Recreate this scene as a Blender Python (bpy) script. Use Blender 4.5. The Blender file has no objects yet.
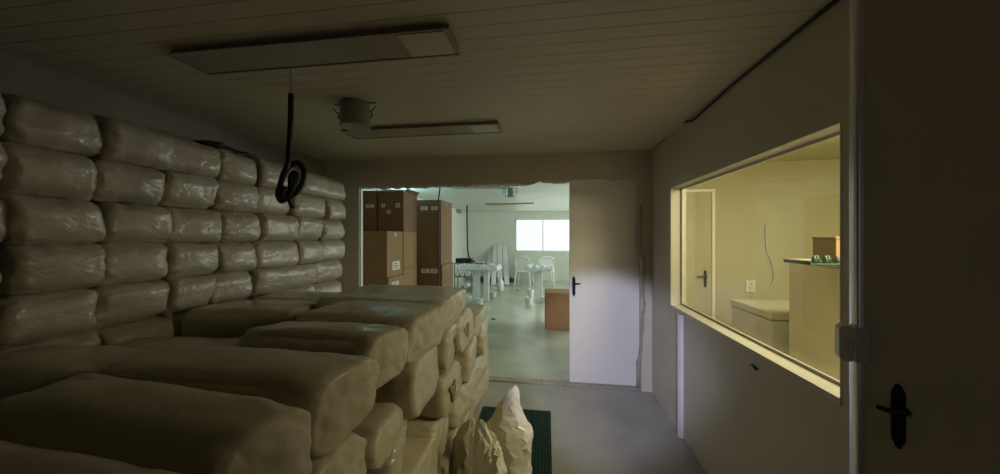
import bpy, bmesh, math, random
from mathutils import Vector, Matrix, noise
C = bpy.context.scene.collection
PI = math.pi
# ------------------------------------------------------------ camera
F, YAW, CAMZ, HZ = 330.0, math.radians(8.1), 1.56, 236.0
CEIL = 2.42
cam_d = bpy.data.cameras.new('camera'); cam = bpy.data.objects.new('camera', cam_d); C.objects.link(cam)
cam_d.sensor_fit = 'HORIZONTAL'; cam_d.sensor_width = 36; cam_d.lens = F*36/1000.0
cam.location = (0, 0, CAMZ); cam.rotation_euler = (PI/2, 0, YAW); cam_d.clip_start = 0.02
cam_d.shift_y = -(237-HZ)/1000.0
bpy.context.scene.camera = cam
sc = bpy.context.scene
sc.view_settings.view_transform = 'Standard'; sc.view_settings.look = 'None'
sc.view_settings.gamma = 1; sc.view_settings.use_curve_mapping = False
sc.view_settings.exposure = 0.0
# ------------------------------------------------------------ world (dull daylight outside)
w = bpy.data.worlds.new('world'); sc.world = w; w.use_nodes = True
w.node_tree.nodes['Background'].inputs[0].default_value = (.75, .80, .95, 1)
w.node_tree.nodes['Background'].inputs[1].default_value = 0.02
# ------------------------------------------------------------ lights
def area(name, loc, target, sx, sy, power, col):
    d = bpy.data.lights.new(name, 'AREA'); d.shape = 'RECTANGLE'; d.size = sx; d.size_y = sy
    d.energy = power; d.color = col
    o = bpy.data.objects.new(name, d); C.objects.link(o); o.location = loc
    o.rotation_euler = (Vector(target)-Vector(loc)).to_track_quat('-Z', 'Y').to_euler(); return o
def spot(name, loc, target, ang, power, col, blend=.5, rad=.05):
    d = bpy.data.lights.new(name, 'SPOT'); d.energy = power; d.color = col; d.spot_size = math.radians(ang)
    d.spot_blend = blend; d.shadow_soft_size = rad
    o = bpy.data.objects.new(name, d); C.objects.link(o); o.location = loc
    o.rotation_euler = (Vector(target)-Vector(loc)).to_track_quat('-Z', 'Y').to_euler(); return o
# daylight of the far window, then two unseen lights added for the far room
area('far_window_daylight', (.35, 11.672, 1.6), (.35, 5, 1.6), 2.88, 1.1, 6.4, (.90, 1.0, .93))
area('side_fill_light', (3.05, 7.6, 1.55), (-1, 7.6, .9), 3.2, 1.2, 105, (.90, 1.0, .92))  # added fill from the right, no window is built here
area('left_cyan_glow', (-2.72, 5.3, 2.24), (0, 5.9, 2.62), 1.2, .22, 16, (.45, .95, 1.0))  # unseen light aimed up for the cyan glow on the ceiling
# warm lamp of the office behind the glass, then two added fills
area('office_lamp_light', (2.2, 1.9, 2.34), (2.2, 2.0, 0), 1.2, .4, 44, (1.0, .90, .62))
area('bale_end_fill', (2.1, 1.7, 1.98), (-.5, 2.2, .5), .5, .3, 13, (1.0, .89, .60))  # added out of view to light the bale ends through the glass
pd = bpy.data.lights.new('office_fill_point', 'POINT'); pd.energy = 14; pd.color = (1.0, .90, .62); pd.shadow_soft_size = .12  # added unseen point light, brightens the ceiling and the cabinet
po = bpy.data.objects.new('office_fill_point', pd); C.objects.link(po); po.location = (2.75, 1.45, 1.85)
# added spot behind the camera, shapes the cold patch on the white door
spot('white_door_spot', (-.10, -1.2, 2.0), (.56, 3.57, .28), 22, 430, (.74, .75, 1.0), .45, .08)
area('near_door_fill', (.0, -1.35, 1.3), (1.8, .8, 1.1), .6, 1.6, .45, (1.0, .86, .62))  # added warm fill that lifts the near door leaf

# ------------------------------------------------------------ picture ray helpers (used to measure places)
cy, sy_ = math.cos(YAW), math.sin(YAW)
def ray(px, py):
    a, b = (px-500)/F, (HZ-py)/F
    return Vector((a*cy - sy_, a*sy_ + cy, b))
def at_d(px, py, zc): return Vector((0, 0, CAMZ)) + ray(px, py)*zc
def at_h(px, py, h):
    r = ray(px, py); return Vector((0, 0, CAMZ)) + r*((h-CAMZ)/r.z)
def at_X(px, py, X):
    r = ray(px, py); return Vector((0, 0, CAMZ)) + r*(X/r.x)
def at_Y(px, py, Y):
    r = ray(px, py); return Vector((0, 0, CAMZ)) + r*(Y/r.y)

# ------------------------------------------------------------ materials
def mat(name, col, rough=.6, metal=0, noise_scale=None, noise_amt=.15, bump=0, bump_scale=40, coat=0, coat_rough=.15, col2=None, spec=.5, stretch=None, detail=5, objco=True):
    m = bpy.data.materials.new(name); m.use_nodes = True; nt = m.node_tree
    b = nt.nodes['Principled BSDF']
    b.inputs['Base Color'].default_value = (*col, 1); b.inputs['Roughness'].default_value = rough
    b.inputs['Metallic'].default_value = metal; b.inputs['Coat Weight'].default_value = coat
    b.inputs['Coat Roughness'].default_value = coat_rough
    b.inputs['Specular IOR Level'].default_value = spec
    tc = nt.nodes.new('ShaderNodeTexCoord'); mp = nt.nodes.new('ShaderNodeMapping')
    nt.links.new(tc.outputs['Object' if objco else 'Generated'], mp.inputs[0])
    if stretch: mp.inputs['Scale'].default_value = stretch
    if noise_scale:
        n = nt.nodes.new('ShaderNodeTexNoise'); n.inputs['Scale'].default_value = noise_scale; n.inputs['Detail'].default_value = detail
        nt.links.new(mp.outputs[0], n.inputs[0])
        r = nt.nodes.new('ShaderNodeValToRGB'); e = r.color_ramp.elements
        e[0].position = .3; e[1].position = .7
        c2 = col2 or tuple(c*(1-noise_amt*2) for c in col)
        e[0].color = (*c2, 1); e[1].color = (*col, 1)
        nt.links.new(n.outputs[0], r.inputs[0]); nt.links.new(r.outputs[0], b.inputs['Base Color'])
    if bump:
        n2 = nt.nodes.new('ShaderNodeTexNoise'); n2.inputs['Scale'].default_value = bump_scale; n2.inputs['Detail'].default_value = 4
        nt.links.new(mp.outputs[0], n2.inputs[0])
        bp = nt.nodes.new('ShaderNodeBump'); bp.inputs['Strength'].default_value = bump; bp.inputs['Distance'].default_value = .01
        nt.links.new(n2.outputs[0], bp.inputs['Height']); nt.links.new(bp.outputs[0], b.inputs['Normal'])
        if coat: nt.links.new(bp.outputs[0], b.inputs['Coat Normal'])
    return m
def plank_mat(name, col, pitch, axis='Y', rough=.45):
    m = mat(name, col, rough, noise_scale=1.3, noise_amt=.06)
    nt = m.node_tree; b = nt.nodes['Principled BSDF']
    tc = nt.nodes.new('ShaderNodeTexCoord'); sx = nt.nodes.new('ShaderNodeSeparateXYZ')
    nt.links.new(tc.outputs['Object'], sx.inputs[0])
    d = nt.nodes.new('ShaderNodeMath'); d.operation = 'DIVIDE'; d.inputs[1].default_value = pitch
    nt.links.new(sx.outputs[axis], d.inputs[0])
    f = nt.nodes.new('ShaderNodeMath'); f.operation = 'FRACT'; nt.links.new(d.outputs[0], f.inputs[0])
    r = nt.nodes.new('ShaderNodeValToRGB'); e = r.color_ramp.elements
    e[0].position = 0; e[0].color = (0, 0, 0, 1); e[1].position = .09; e[1].color = (1, 1, 1, 1)
    x = r.color_ramp.elements.new(.93); x.color = (1, 1, 1, 1); y = r.color_ramp.elements.new(1.0); y.color = (0, 0, 0, 1)
    nt.links.new(f.outputs[0], r.inputs[0])
    bp = nt.nodes.new('ShaderNodeBump'); bp.inputs['Distance'].default_value = .004; bp.inputs['Strength'].default_value = .5
    nt.links.new(r.outputs[0], bp.inputs['Height']); nt.links.new(bp.outputs[0], b.inputs['Normal'])
    # the open joint between two boards is darker
    mx = nt.nodes.new('ShaderNodeMix'); mx.data_type = 'RGBA'; mx.inputs[6].default_value = tuple(c*.72 for c in col)+(1,)
    src = b.inputs['Base Color'].links[0].from_socket
    nt.links.new(r.outputs[0], mx.inputs[0]); nt.links.new(src, mx.inputs[7]); nt.links.new(mx.outputs[2], b.inputs['Base Color'])
    return m
def emis(name, col, s):
    m = bpy.data.materials.new(name); m.use_nodes = True; nt = m.node_tree
    b = nt.nodes['Principled BSDF']; b.inputs['Base Color'].default_value = (.8, .8, .8, 1)
    b.inputs['Emission Color'].default_value = (*col, 1); b.inputs['Emission Strength'].default_value = s
    return m
def glass_mat():
    m = bpy.data.materials.new('window_glass'); m.use_nodes = True; nt = m.node_tree; nt.nodes.clear()
    o = nt.nodes.new('ShaderNodeOutputMaterial'); mx = nt.nodes.new('ShaderNodeMixShader')
    t = nt.nodes.new('ShaderNodeBsdfTransparent'); t.inputs[0].default_value = (.93, .95, .92, 1)
    g = nt.nodes.new('ShaderNodeBsdfGlossy'); g.inputs['Roughness'].default_value = .02
    lw = nt.nodes.new('ShaderNodeLayerWeight'); pw = nt.nodes.new('ShaderNodeMath'); pw.operation = 'POWER'; pw.inputs[1].default_value = 4
    ma = nt.nodes.new('ShaderNodeMath'); ma.operation = 'MULTIPLY_ADD'; ma.inputs[1].default_value = .5; ma.inputs[2].default_value = .03
    nt.links.new(lw.outputs['Facing'], pw.inputs[0]); nt.links.new(pw.outputs[0], ma.inputs[0]); nt.links.new(ma.outputs[0], mx.inputs[0]); nt.links.new(t.outputs[0], mx.inputs[1]); nt.links.new(g.outputs[0], mx.inputs[2])
    nt.links.new(mx.outputs[0], o.inputs[0]); return m

M = {}
M['wall'] = mat('cream_paint', (.62, .57, .50), .55, noise_scale=2.2, noise_amt=.06, bump=.12, bump_scale=60)
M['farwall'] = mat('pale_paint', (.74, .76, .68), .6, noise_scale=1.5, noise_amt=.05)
M['office'] = mat('office_paint', (.58, .54, .36), .6, noise_scale=2, noise_amt=.05)
M['ceil'] = plank_mat('pvc_ceiling', (.65, .59, .46), .088)
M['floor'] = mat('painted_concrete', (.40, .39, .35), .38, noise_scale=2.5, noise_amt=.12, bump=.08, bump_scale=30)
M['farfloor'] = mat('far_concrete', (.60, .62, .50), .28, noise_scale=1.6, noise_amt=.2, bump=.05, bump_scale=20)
M['door'] = mat('door_paint', (.78, .76, .74), .4, noise_scale=3, noise_amt=.03, bump=.05, bump_scale=30)
M['brown_door'] = mat('dull_door_paint', (.80, .72, .56), .5, noise_scale=3, noise_amt=.05, bump=.12, bump_scale=25)
M['frame'] = mat('window_frame_paint', (.58, .55, .45), .4)
M['steel'] = mat('painted_steel', (.72, .70, .78), .22, noise_scale=9, noise_amt=.05, coat=1, coat_rough=.1)
M['black'] = mat('black_metal', (.012, .012, .014), .3, metal=.3)
M['cable'] = mat('black_rubber', (.012, .012, .012), .45, bump=.2, bump_scale=60)
M['foam'] = mat('grey_sealant', (.45, .42, .36), .8, noise_scale=30, noise_amt=.2, bump=.6, bump_scale=60)
M['bale'] = mat('bale_film', (.41, .345, .27), .5, noise_scale=5, noise_amt=.08, bump=.6, bump_scale=26, coat=.5, coat_rough=.14, stretch=(1, 1, 1.5))
M['bale2'] = mat('bale_film_brown', (.48, .415, .285), .5, noise_scale=2.5, noise_amt=.04, bump=.6, bump_scale=11, coat=.5, coat_rough=.2, spec=.4)
M['sack'] = mat('sack_plastic', (.92, .85, .70), .36, noise_scale=6, noise_amt=.08, bump=.5, bump_scale=22, coat=.3, coat_rough=.2)
M['mat'] = mat('green_rubber', (.006, .032, .020), .6, spec=.25)
M['card'] = mat('cardboard', (.36, .23, .11), .8, noise_scale=5, noise_amt=.06)
M['card_shaded'] = mat('cardboard_shaded', (.24, .135, .065), .75, noise_scale=5, noise_amt=.08)  # darker copy of the cardboard colour, stands in for unlit fronts
M['tape'] = mat('packing_tape', (.42, .29, .15), .25)
M['paper'] = mat('paper_label', (.78, .76, .70), .6)
M['ink'] = mat('ink', (.04, .04, .04), .6)
M['white'] = mat('white_plastic', (.82, .84, .84), .4, noise_scale=20, noise_amt=.04)
M['film'] = mat('crumpled_film', (.74, .78, .78), .3, noise_scale=12, noise_amt=.15, bump=.6, bump_scale=30)
M['can'] = mat('galvanised_can', (.34, .36, .34), .35, metal=.6, noise_scale=8, noise_amt=.1)
M['lamp'] = mat('lamp_enamel', (.36, .32, .26), .35, noise_scale=4, noise_amt=.06)
M['tube'] = mat('tube_glass', (.62, .58, .48), .3)
M['grey'] = mat('grey_plastic', (.22, .22, .20), .5)
M['green'] = mat('dark_green_cloth', (.03, .09, .07), .8)
M['bottle'] = mat('green_bottle', (.045, .085, .06), .25)
M['red'] = mat('red_print', (.55, .05, .04), .5)
M['brass'] = mat('brass', (.55, .42, .2), .3, metal=.8)
M['wood'] = mat('pine', (.55, .36, .18), .6, noise_scale=8, noise_amt=.15)
M['cream_panel'] = mat('cream_laminate', (.74, .65, .42), .5, noise_scale=2, noise_amt=.03)
M['fridge'] = mat('freezer_enamel', (.66, .63, .50), .3)
M['skylight'] = emis('daylight_blind', (.90, 1.0, .93), .68)
M['glass'] = glass_mat()
M['tube_white'] = mat('white_gloss_trim', (.93, .91, .80), .3)

# ------------------------------------------------------------ mesh helpers
def link(name, me, m, parent=None, smooth=False, loc=None):
    o = bpy.data.objects.new(name, me); C.objects.link(o)
    if m is not None and not me.materials: me.materials.append(m)
    if smooth:
        for p in me.polygons: p.use_smooth = True
    if loc is not None: o.location = loc
    if parent: o.parent = parent
    return o
def obj(name, bm, m, parent=None, smooth=False, loc=None):
    bmesh.ops.recalc_face_normals(bm, faces=bm.faces)
    me = bpy.data.meshes.new(name); bm.to_mesh(me); bm.free()
    return link(name, me, m, parent, smooth, loc)
def empty(name, loc=(0, 0, 0), rz=0):
    o = bpy.data.objects.new(name, None); C.objects.link(o); o.location = loc; o.rotation_euler = (0, 0, rz); o.empty_display_size = .1; return o
def tag(o, label, cat, group=None, kind=None):
    o['label'] = label; o['category'] = cat
    if group: o['group'] = group
    if kind: o['kind'] = kind
    return o
def struct(o): o['kind'] = 'structure'; return o
def box(bm, x0, x1, y0, y1, z0, z1, bev=0, mtx=None):
    r = bmesh.ops.create_cube(bm, size=1.0)
    vs = r['verts']
    for v in vs: v.co = Vector(((x0+x1)/2+v.co.x*(x1-x0), (y0+y1)/2+v.co.y*(y1-y0), (z0+z1)/2+v.co.z*(z1-z0)))
    if bev:
        es = list({e for v in vs for e in v.link_edges})
        r2 = bmesh.ops.bevel(bm, geom=es, offset=bev, segments=2, affect='EDGES', profile=.6)
        vs = list({v for v in r2['verts']} | {v for v in vs if v.is_valid})
    if mtx: bmesh.ops.transform(bm, matrix=mtx, verts=vs)
    return vs
def boxo(name, dims, m, parent=None, bev=0, mtx=None):
    bm = bmesh.new(); box(bm, *dims, bev=bev, mtx=mtx); return obj(name, bm, m, parent)
def tube(bm, pts, r, seg=10, cap=True):
    pts = [Vector(p) for p in pts]; rings = []
    up = Vector((0, 0, 1)); prev = None
    for i, p in enumerate(pts):
        t = (pts[min(i+1, len(pts)-1)] - pts[max(i-1, 0)]).normalized()
        if prev is None:
            a = t.cross(up)
            if a.length < .1: a = t.cross(Vector((1, 0, 0)))
            a.normalize()
        else:
            a = prev - t*prev.dot(t)
            if a.length < 1e-4: a = t.cross(up)
            a.normalize()
        prev = a; b = t.cross(a)
        rr = r[i] if isinstance(r, (list, tuple)) else r
        rings.append([bm.verts.new(p + (a*math.cos(2*PI*k/seg)+b*math.sin(2*PI*k/seg))*rr) for k in range(seg)])
    for i in range(len(rings)-1):
        for k in range(seg):
            bm.faces.new((rings[i][k], rings[i][(k+1) % seg], rings[i+1][(k+1) % seg], rings[i+1][k]))
    if cap:
        bm.faces.new(rings[0]); bm.faces.new(rings[-1])
def lathe(bm, prof, seg=24, c=(0, 0, 0)):
    rings = []
    for (r, z) in prof:
        rings.append([bm.verts.new((c[0]+max(r, .0005)*math.cos(2*PI*k/seg), c[1]+max(r, .0005)*math.sin(2*PI*k/seg), c[2]+z)) for k in range(seg)])
    for i in range(len(rings)-1):
        for k in range(seg):
            bm.faces.new((rings[i][k], rings[i][(k+1) % seg], rings[i+1][(k+1) % seg], rings[i+1][k]))
    bm.faces.new(rings[0]); bm.faces.new(rings[-1])
def spline(pts, n=8):
    pts = [Vector(p) for p in pts]; out = []
    for i in range(len(pts)-1):
        p0, p1, p2, p3 = pts[max(i-1, 0)], pts[i], pts[i+1], pts[min(i+2, len(pts)-1)]
        for k in range(n):
            t = k/n
            out.append(.5*((2*p1)+(p2-p0)*t+(2*p0-5*p1+4*p2-p3)*t*t+(3*p1-p0-3*p2+p3)*t**3))
    out.append(pts[-1]); return out
def prism(bm, poly, axis, a, b):
    """poly = list of 2D points, extruded along axis (0,1,2) from a to b"""
    def mk(p, t):
        v = list(p); v.insert(axis, t); return bm.verts.new(v)
    A = [mk(p, a) for p in poly]; B = [mk(p, b) for p in poly]
    bm.faces.new(A); bm.faces.new(B); n = len(poly)
    for i in range(n): bm.faces.new((A[i], A[(i+1) % n], B[(i+1) % n], B[i]))

# ------------------------------------------------------------ room shell
WX = 1.04; LX = -2.54; PY = 3.48; PT = .06          # right wall, left wall, partition front, partition thickness
FY = 11.62; FLX = -2.87; FRX = 3.15
struct(boxo('floor', (-2.75, 1.15, -1.6, PY+.10, -.08, 0), M['floor']))
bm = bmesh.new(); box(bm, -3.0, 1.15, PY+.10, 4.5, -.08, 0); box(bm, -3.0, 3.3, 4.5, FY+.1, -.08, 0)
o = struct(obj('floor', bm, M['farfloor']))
struct(boxo('ceiling', (-2.75, 1.15, -1.6, PY+PT, CEIL, CEIL+.08), M['ceil']))
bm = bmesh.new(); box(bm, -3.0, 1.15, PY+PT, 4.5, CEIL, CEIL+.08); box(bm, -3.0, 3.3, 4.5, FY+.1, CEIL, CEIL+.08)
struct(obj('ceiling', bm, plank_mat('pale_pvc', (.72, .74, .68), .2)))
struct(boxo('wall_left', (LX-.1, LX, -1.6, PY+PT, 0, CEIL), mat('shade_toned_plaster', (.30, .27, .23), .8, noise_scale=3, noise_amt=.1)))  # plaster colour darkened to stand in for the shade on this wall
# right wall with the office window opening
wy0 = at_X(842, 404, WX).y; wy1 = at_X(670, 304, WX).y
wz0 = at_X(842, 404, WX).z; wz1 = at_X(842, 127, WX).z
wz0b = at_X(670, 304, WX).z; wz1b = at_X(683, 186, WX).z
print('window', wy0, wy1, wz0, wz1, wz0b, wz1b)
wz0 = (wz0+wz0b)/2; wz1 = (wz1+wz1b)/2 + .04; wz0 -= .012
WALLT = .11; WEND = wy0-.10
bm = bmesh.new()
box(bm, WX, WX+WALLT, WEND, wy0, 0, CEIL); box(bm, WX, WX+WALLT, wy1, PY+.16, 0, CEIL)
box(bm, WX, WX+WALLT, wy0, wy1, 0, wz0); box(bm, WX, WX+WALLT, wy0, wy1, wz1, CEIL)
struct(obj('wall_right', bm, M['wall']))
bm = bmesh.new(); box(bm, WX+WALLT, 1.62, WEND, WEND+.10, 0, CEIL); box(bm, 1.62, 1.72, -1.6, WEND+.1, 0, CEIL)
struct(obj('wall_right', bm, M['wall']))
struct(boxo('floor', (1.15, 1.75, -1.6, WEND+.1, -.08, 0), M['floor'])); struct(boxo('ceiling', (1.15, 1.75, -1.6, WEND+.1, CEIL, CEIL+.08), M['ceil']))
# rear wall with open doorway behind the photographer
bm = bmesh.new(); box(bm, LX, -.8, -1.6, -1.5, 0, CEIL); box(bm, .3, 1.62, -1.6, -1.5, 0, CEIL); box(bm, -.8, .3, -1.6, -1.5, 2.1, CEIL)
struct(obj('wall_back', bm, M['wall']))
# partition with its torn opening
oxl = at_Y(359, 236, PY).x; oxr = at_Y(641.5, 300, PY).x
rnd = random.Random(3)
edge = []
N = 60
for i in range(N+1):
    t = i/N; x = oxl + (oxr-oxl)*t
    px_top = {0: 187, .18: 187, .45: 184.5, .62: 183.5, .66: 181, .74: 182, .78: 180, .9: 180.5, 1: 181.5}
    ks = sorted(px_top); 
    for a, b in zip(ks, ks[1:]):
        if a <= t <= b: yy = px_top[a] + (px_top[b]-px_top[a])*(t-a)/(b-a)
    # picture y -> height on partition plane
    zc = -x*sy_ + PY*cy
    h = CAMZ + (HZ-yy)*zc/F
    edge.append((x, h + rnd.uniform(-.011, .011)))
poly = [(LX, 0), (oxl, 0), (oxl, edge[0][1])] + edge[1:-1] + [(oxr, edge[-1][1]), (oxr, 0), (WX, 0), (WX, CEIL), (LX, CEIL)]
bm = bmesh.new()
# triangulated strips: left post, right post, head strips
box(bm, LX, oxl, PY, PY+PT, 0, CEIL); box(bm, oxr, WX, PY, PY+.16, 0, CEIL)
for (x0, h0), (x1, h1) in zip(edge, edge[1:]):
    prism(bm, [(x0, h0), (x1, h1), (x1, CEIL), (x0, CEIL)], 1, PY, PY+PT)
bmesh.ops.remove_doubles(bm, verts=bm.verts, dist=1e-5)
o = struct(obj('wall_front', bm, M['wall']))
# broken plaster/foam crumbs along the torn head, part of the wall
bm = bmesh.new()
for i in range(26):
    x = oxl + (oxr-oxl)*(.03+.68*rnd.random()); k = min(int((x-oxl)/(oxr-oxl)*N), N-1)
    r = bmesh.ops.create_icosphere(bm, subdivisions=1, radius=1)
    for v in r['verts']: v.co = Vector((x+v.co.x*rnd.uniform(.008, .02), PY+.01+v.co.y*.01, edge[k][1]+.006+v.co.z*.007))
obj('torn_edge', bm, M['wood'], o)
# strip of bare white edge round the torn opening
bm = bmesh.new()
for (x0, h0), (x1, h1) in zip(edge, edge[1:]): prism(bm, [(x0, h0-.012), (x1, h1-.012), (x1, h1), (x0, h0)], 1, PY+.03, PY+PT)
box(bm, oxl, oxl+.012, PY+.02, PY+PT, 0, edge[0][1]-.012)
obj('bare_edge', bm, M['white'], o)
# floor sill under the opening
bm = bmesh.new(); box(bm, oxl+.02, oxr, PY+.02, PY+.12, 0, .012, .004)
s = struct(obj('trim_1', bm, M['foam']))
# far room walls
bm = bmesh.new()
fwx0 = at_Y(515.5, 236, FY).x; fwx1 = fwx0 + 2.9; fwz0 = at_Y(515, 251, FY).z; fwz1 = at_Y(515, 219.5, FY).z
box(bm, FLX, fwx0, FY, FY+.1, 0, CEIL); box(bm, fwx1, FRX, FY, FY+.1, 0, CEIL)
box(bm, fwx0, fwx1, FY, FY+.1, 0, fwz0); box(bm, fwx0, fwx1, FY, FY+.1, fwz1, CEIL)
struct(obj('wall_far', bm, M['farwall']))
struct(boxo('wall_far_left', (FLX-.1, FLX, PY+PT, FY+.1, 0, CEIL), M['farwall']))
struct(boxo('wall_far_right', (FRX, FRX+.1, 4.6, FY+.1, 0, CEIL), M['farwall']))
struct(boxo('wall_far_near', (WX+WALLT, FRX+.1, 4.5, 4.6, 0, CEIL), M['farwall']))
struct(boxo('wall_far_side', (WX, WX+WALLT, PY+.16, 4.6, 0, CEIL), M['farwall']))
# far window: frame, mullion, bright blind
fw = struct(boxo('window_1', (fwx0, fwx1, FY+.06, FY+.08, fwz0, fwz1), M['skylight']))
bm = bmesh.new()
box(bm, fwx0, fwx1, FY-.01, FY+.05, fwz0-.03, fwz0+.03); box(bm, fwx0, fwx1, FY-.01, FY+.05, fwz1-.03, fwz1+.03)
box(bm, fwx0-.0, fwx0+.04, FY-.01, FY+.05, fwz0, fwz1); box(bm, fwx1-.04, fwx1, FY-.01, FY+.05, fwz0, fwz1)
mx_ = at_Y(543, 236, FY).x
for k in range(3): box(bm, mx_-.02+k*.97, mx_+.02+k*.97, FY+.0, FY+.05, fwz0, fwz1)
obj('window_frame', bm, M['white'], fw)

# ---- office behind the glass
OX1, OY0, OY1 = 3.9, .6, 4.2
struct(boxo('wall_office_far', (WX+WALLT, OX1, OY1, OY1+.08, 0, CEIL), M['office']))
struct(boxo('wall_office_right', (OX1, OX1+.08, WEND+.1, OY1+.08, 0, CEIL), M['office']))
struct(boxo('wall_office_near', (1.72, OX1, WEND-.02, WEND+.08, 0, CEIL), M['office']))
struct(boxo('floor', (WX+WALLT, OX1, WEND+.1, OY1, -.08, 0), M['floor']))
struct(boxo('ceiling', (WX+WALLT, OX1, WEND+.1, OY1, CEIL, CEIL+.08), M['office']))
# window 2: liner frame + pane, with the office side
gx = WX + WALLT - .015
w2 = struct(boxo('window_2', (gx-.003, gx+.003, wy0+.02, wy1-.02, wz0+.02, wz1-.02), M['glass']))
bm = bmesh.new(); T = .022
box(bm, WX-.006, WX+WALLT+.01, wy0, wy1, wz0-.004, wz0+T, .002); box(bm, WX-.001, WX+WALLT+.01, wy0, wy1, wz1-T, wz1+.002, .001)
box(bm, WX-.002, WX+WALLT+.01, wy1-T, wy1+.003, wz0+T, wz1-T, .001); box(bm, WX-.001, WX+WALLT+.01, wy0-.002, wy0+.008, wz0+T, wz1-T, .001)
obj('window_frame', bm, M['frame'], w2)
bm = bmesh.new()   # inner glazing bead
box(bm, gx-.014, gx-.004, wy0+T, wy1-T, wz0+T, wz0+T+.014); box(bm, gx-.014, gx-.004, wy0+T, wy1-T, wz1-T-.014, wz1-T)
box(bm, gx-.014, gx-.004, wy1-T-.014, wy1-T, wz0+T+.014, wz1-T-.014)
obj('glazing_bead', bm, M['wall'], w2)
# office door in the far wall
a = at_Y(688, 190, OY1); b = at_Y(713, 236, OY1); dz = a.z
od = struct(boxo('door_1', (b.x-.72, b.x-.03, OY1-.03, OY1-.002, 0, dz-.03), M['office']))
bm = bmesh.new(); box(bm, b.x-.03, b.x, OY1-.05, OY1, 0, dz); box(bm, b.x-.75, b.x-.72, OY1-.05, OY1, 0, dz); box(bm, b.x-.72, b.x-.03, OY1-.05, OY1, dz-.03, dz)
obj('door_frame', bm, M['tube_white'], od)
def handle(parent, name='door_handle', flip=1, size=1.0, lev=1):
    """local: plate in XZ plane, front towards -Y"""
    bm = bmesh.new(); s = size
    pr = []
    hw = [(0, .122), (.008, .116), (.010, .106), (.015, .098), (.017, .082), (.0165, .05), (.017, .02), (.0165, -.03), (.017, -.065), (.014, -.082), (.009, -.090), (.007, -.100), (0, -.106)]
    pr = [(x*s, z*s) for x, z in hw] + [(-x*s, z*s) for x, z in hw[-2:0:-1]]
    prism(bm, pr, 1, -.009, 0)
    tube(bm, [(0, -.005, .045*s), (0, -.03, .045*s)], .014*s, 12)
    tube(bm, spline([(0, -.045, .045*s), (flip*.02*s*lev, -.052, .046*s), (flip*.07*s*lev, -.050, .043*s), (flip*.115*s*lev, -.040, .046*s)], 5), [.012*s]*6+[.010*s]*5+[.008*s]*5, 10)
    tube(bm, [(0, -.02, .045*s), (0, -.05, .045*s)], .011*s, 10)
    tube(bm, [(0, -.006, -.035*s), (0, -.013, -.035*s)], .010*s, 12)
    tube(bm, [(0, -.006, .105*s), (0, -.011, .105*s)], .005*s, 8); tube(bm, [(0, -.006, -.088*s), (0, -.011, -.088*s)], .005*s, 8)
    return obj(name, bm, M['black'], parent, smooth=False)
h = handle(od, flip=-1, size=.9); h.location = (b.x-.10, OY1-.03, 1.05)

# ---- closed white leaf at the right of the torn opening
DY = PY+.09
dx0 = at_Y(569.5, 300, DY).x; dx1 = at_Y(639.5, 300, DY).x
dtop = at_Y(600, 184, DY).z+.05
d2 = struct(boxo('door_2', (dx0, dx1, DY, DY+.04, .012, dtop), M['door'], bev=.003))
h = handle(d2, flip=1, size=.95, lev=.6); h.location = (dx0+.045, DY, 1.02)
bm = bmesh.new()
for z in (.25, 1.05, 1.85): tube(bm, [(dx1+.006, DY-.006, z-.045), (dx1+.006, DY-.006, z+.045)], .008, 10)
obj('hinge', bm, M['steel'], d2)
# crooked sealant run down the hinge side
bm = bmesh.new()
pp = [(641, 205), (640.5, 252), (644, 262), (643, 290), (644.5, 306), (643, 316), (641, 350), (638, 364), (638.5, 384)]
P = [at_Y(x, y, PY-.004) for x, y in pp]
tube(bm, spline(P, 5), [.013+.004*math.sin(k*1.7) for k in range(41)], 8)
P2 = [at_Y(639, 362, PY-.006), at_Y(638, 388, PY-.006)]; tube(bm, P2, .014, 8)
tag(obj('sealant_strip', bm, M['foam'], smooth=True), 'crooked grey bead of sealant running down beside the white door', 'sealant')

# ---- conduit on the right wall below the window
c0 = at_X(690, 440, WX)
cb = 685
cyy = at_h(688, 437, 0); 
bm = bmesh.new(); pr = []
for k in range(13): a_ = PI/2+PI*k/12; pr.append((WX + .034*math.cos(a_), cyy.y + .030*math.sin(a_)))
pr += [(WX, cyy.y-.030)]
prism(bm, pr, 2, 0, wz0-.006)
tag(obj('wall_conduit', bm, M['steel'], smooth=False), 'rounded pale conduit rising up the right wall from floor to window corner', 'conduit')

# ---- dark cable in the ceiling corner of the right wall
bm = bmesh.new()
pts = [(WX-.008, .75, CEIL-.012), (WX-.008, at_X(790, 30, WX).y, CEIL-.011), (WX-.008, at_X(735, 75, WX).y, CEIL-.010), at_X(692, 121, WX-.008), at_X(684, 122, WX-.008), at_X(676, 128, WX-.008), at_X(664, 139, WX-.008), at_X(650, 150, WX-.01), at_X(648, 154, WX-.012)]
tube(bm, pts, .007, 8)
tag(obj('ceiling_cable', bm, M['cable'], smooth=True), 'thin black cable pinned along the ceiling corner of the window wall', 'cable')

# ---- near door leaf (right of the picture), half open
E = Vector((.90, 1.09, 0)); E = Vector((.877, 1.09, 0)); ang = math.atan2(-.37, .93)
nd = empty('door_3', (E.x, E.y, 0), ang); struct(nd)
boxo('door_panel', (.020, .80, 0, .04, .01, CEIL-.02), M['brown_door'], nd, bev=.002)
bm = bmesh.new(); pr = []
for k in range(17): a_ = PI/2+PI*k/16; pr.append((.014+.014*math.cos(a_), .02+.024*math.sin(a_)))
prism(bm, pr+[(.022, -.004), (.022, .044)], 2, .01, CEIL-.02)
obj('door_edge', bm, mat('lilac_glint_metal', (.80, .79, .95), .3, metal=1), nd)  # lilac metal colour stands in for the cold light along this edge
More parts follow.
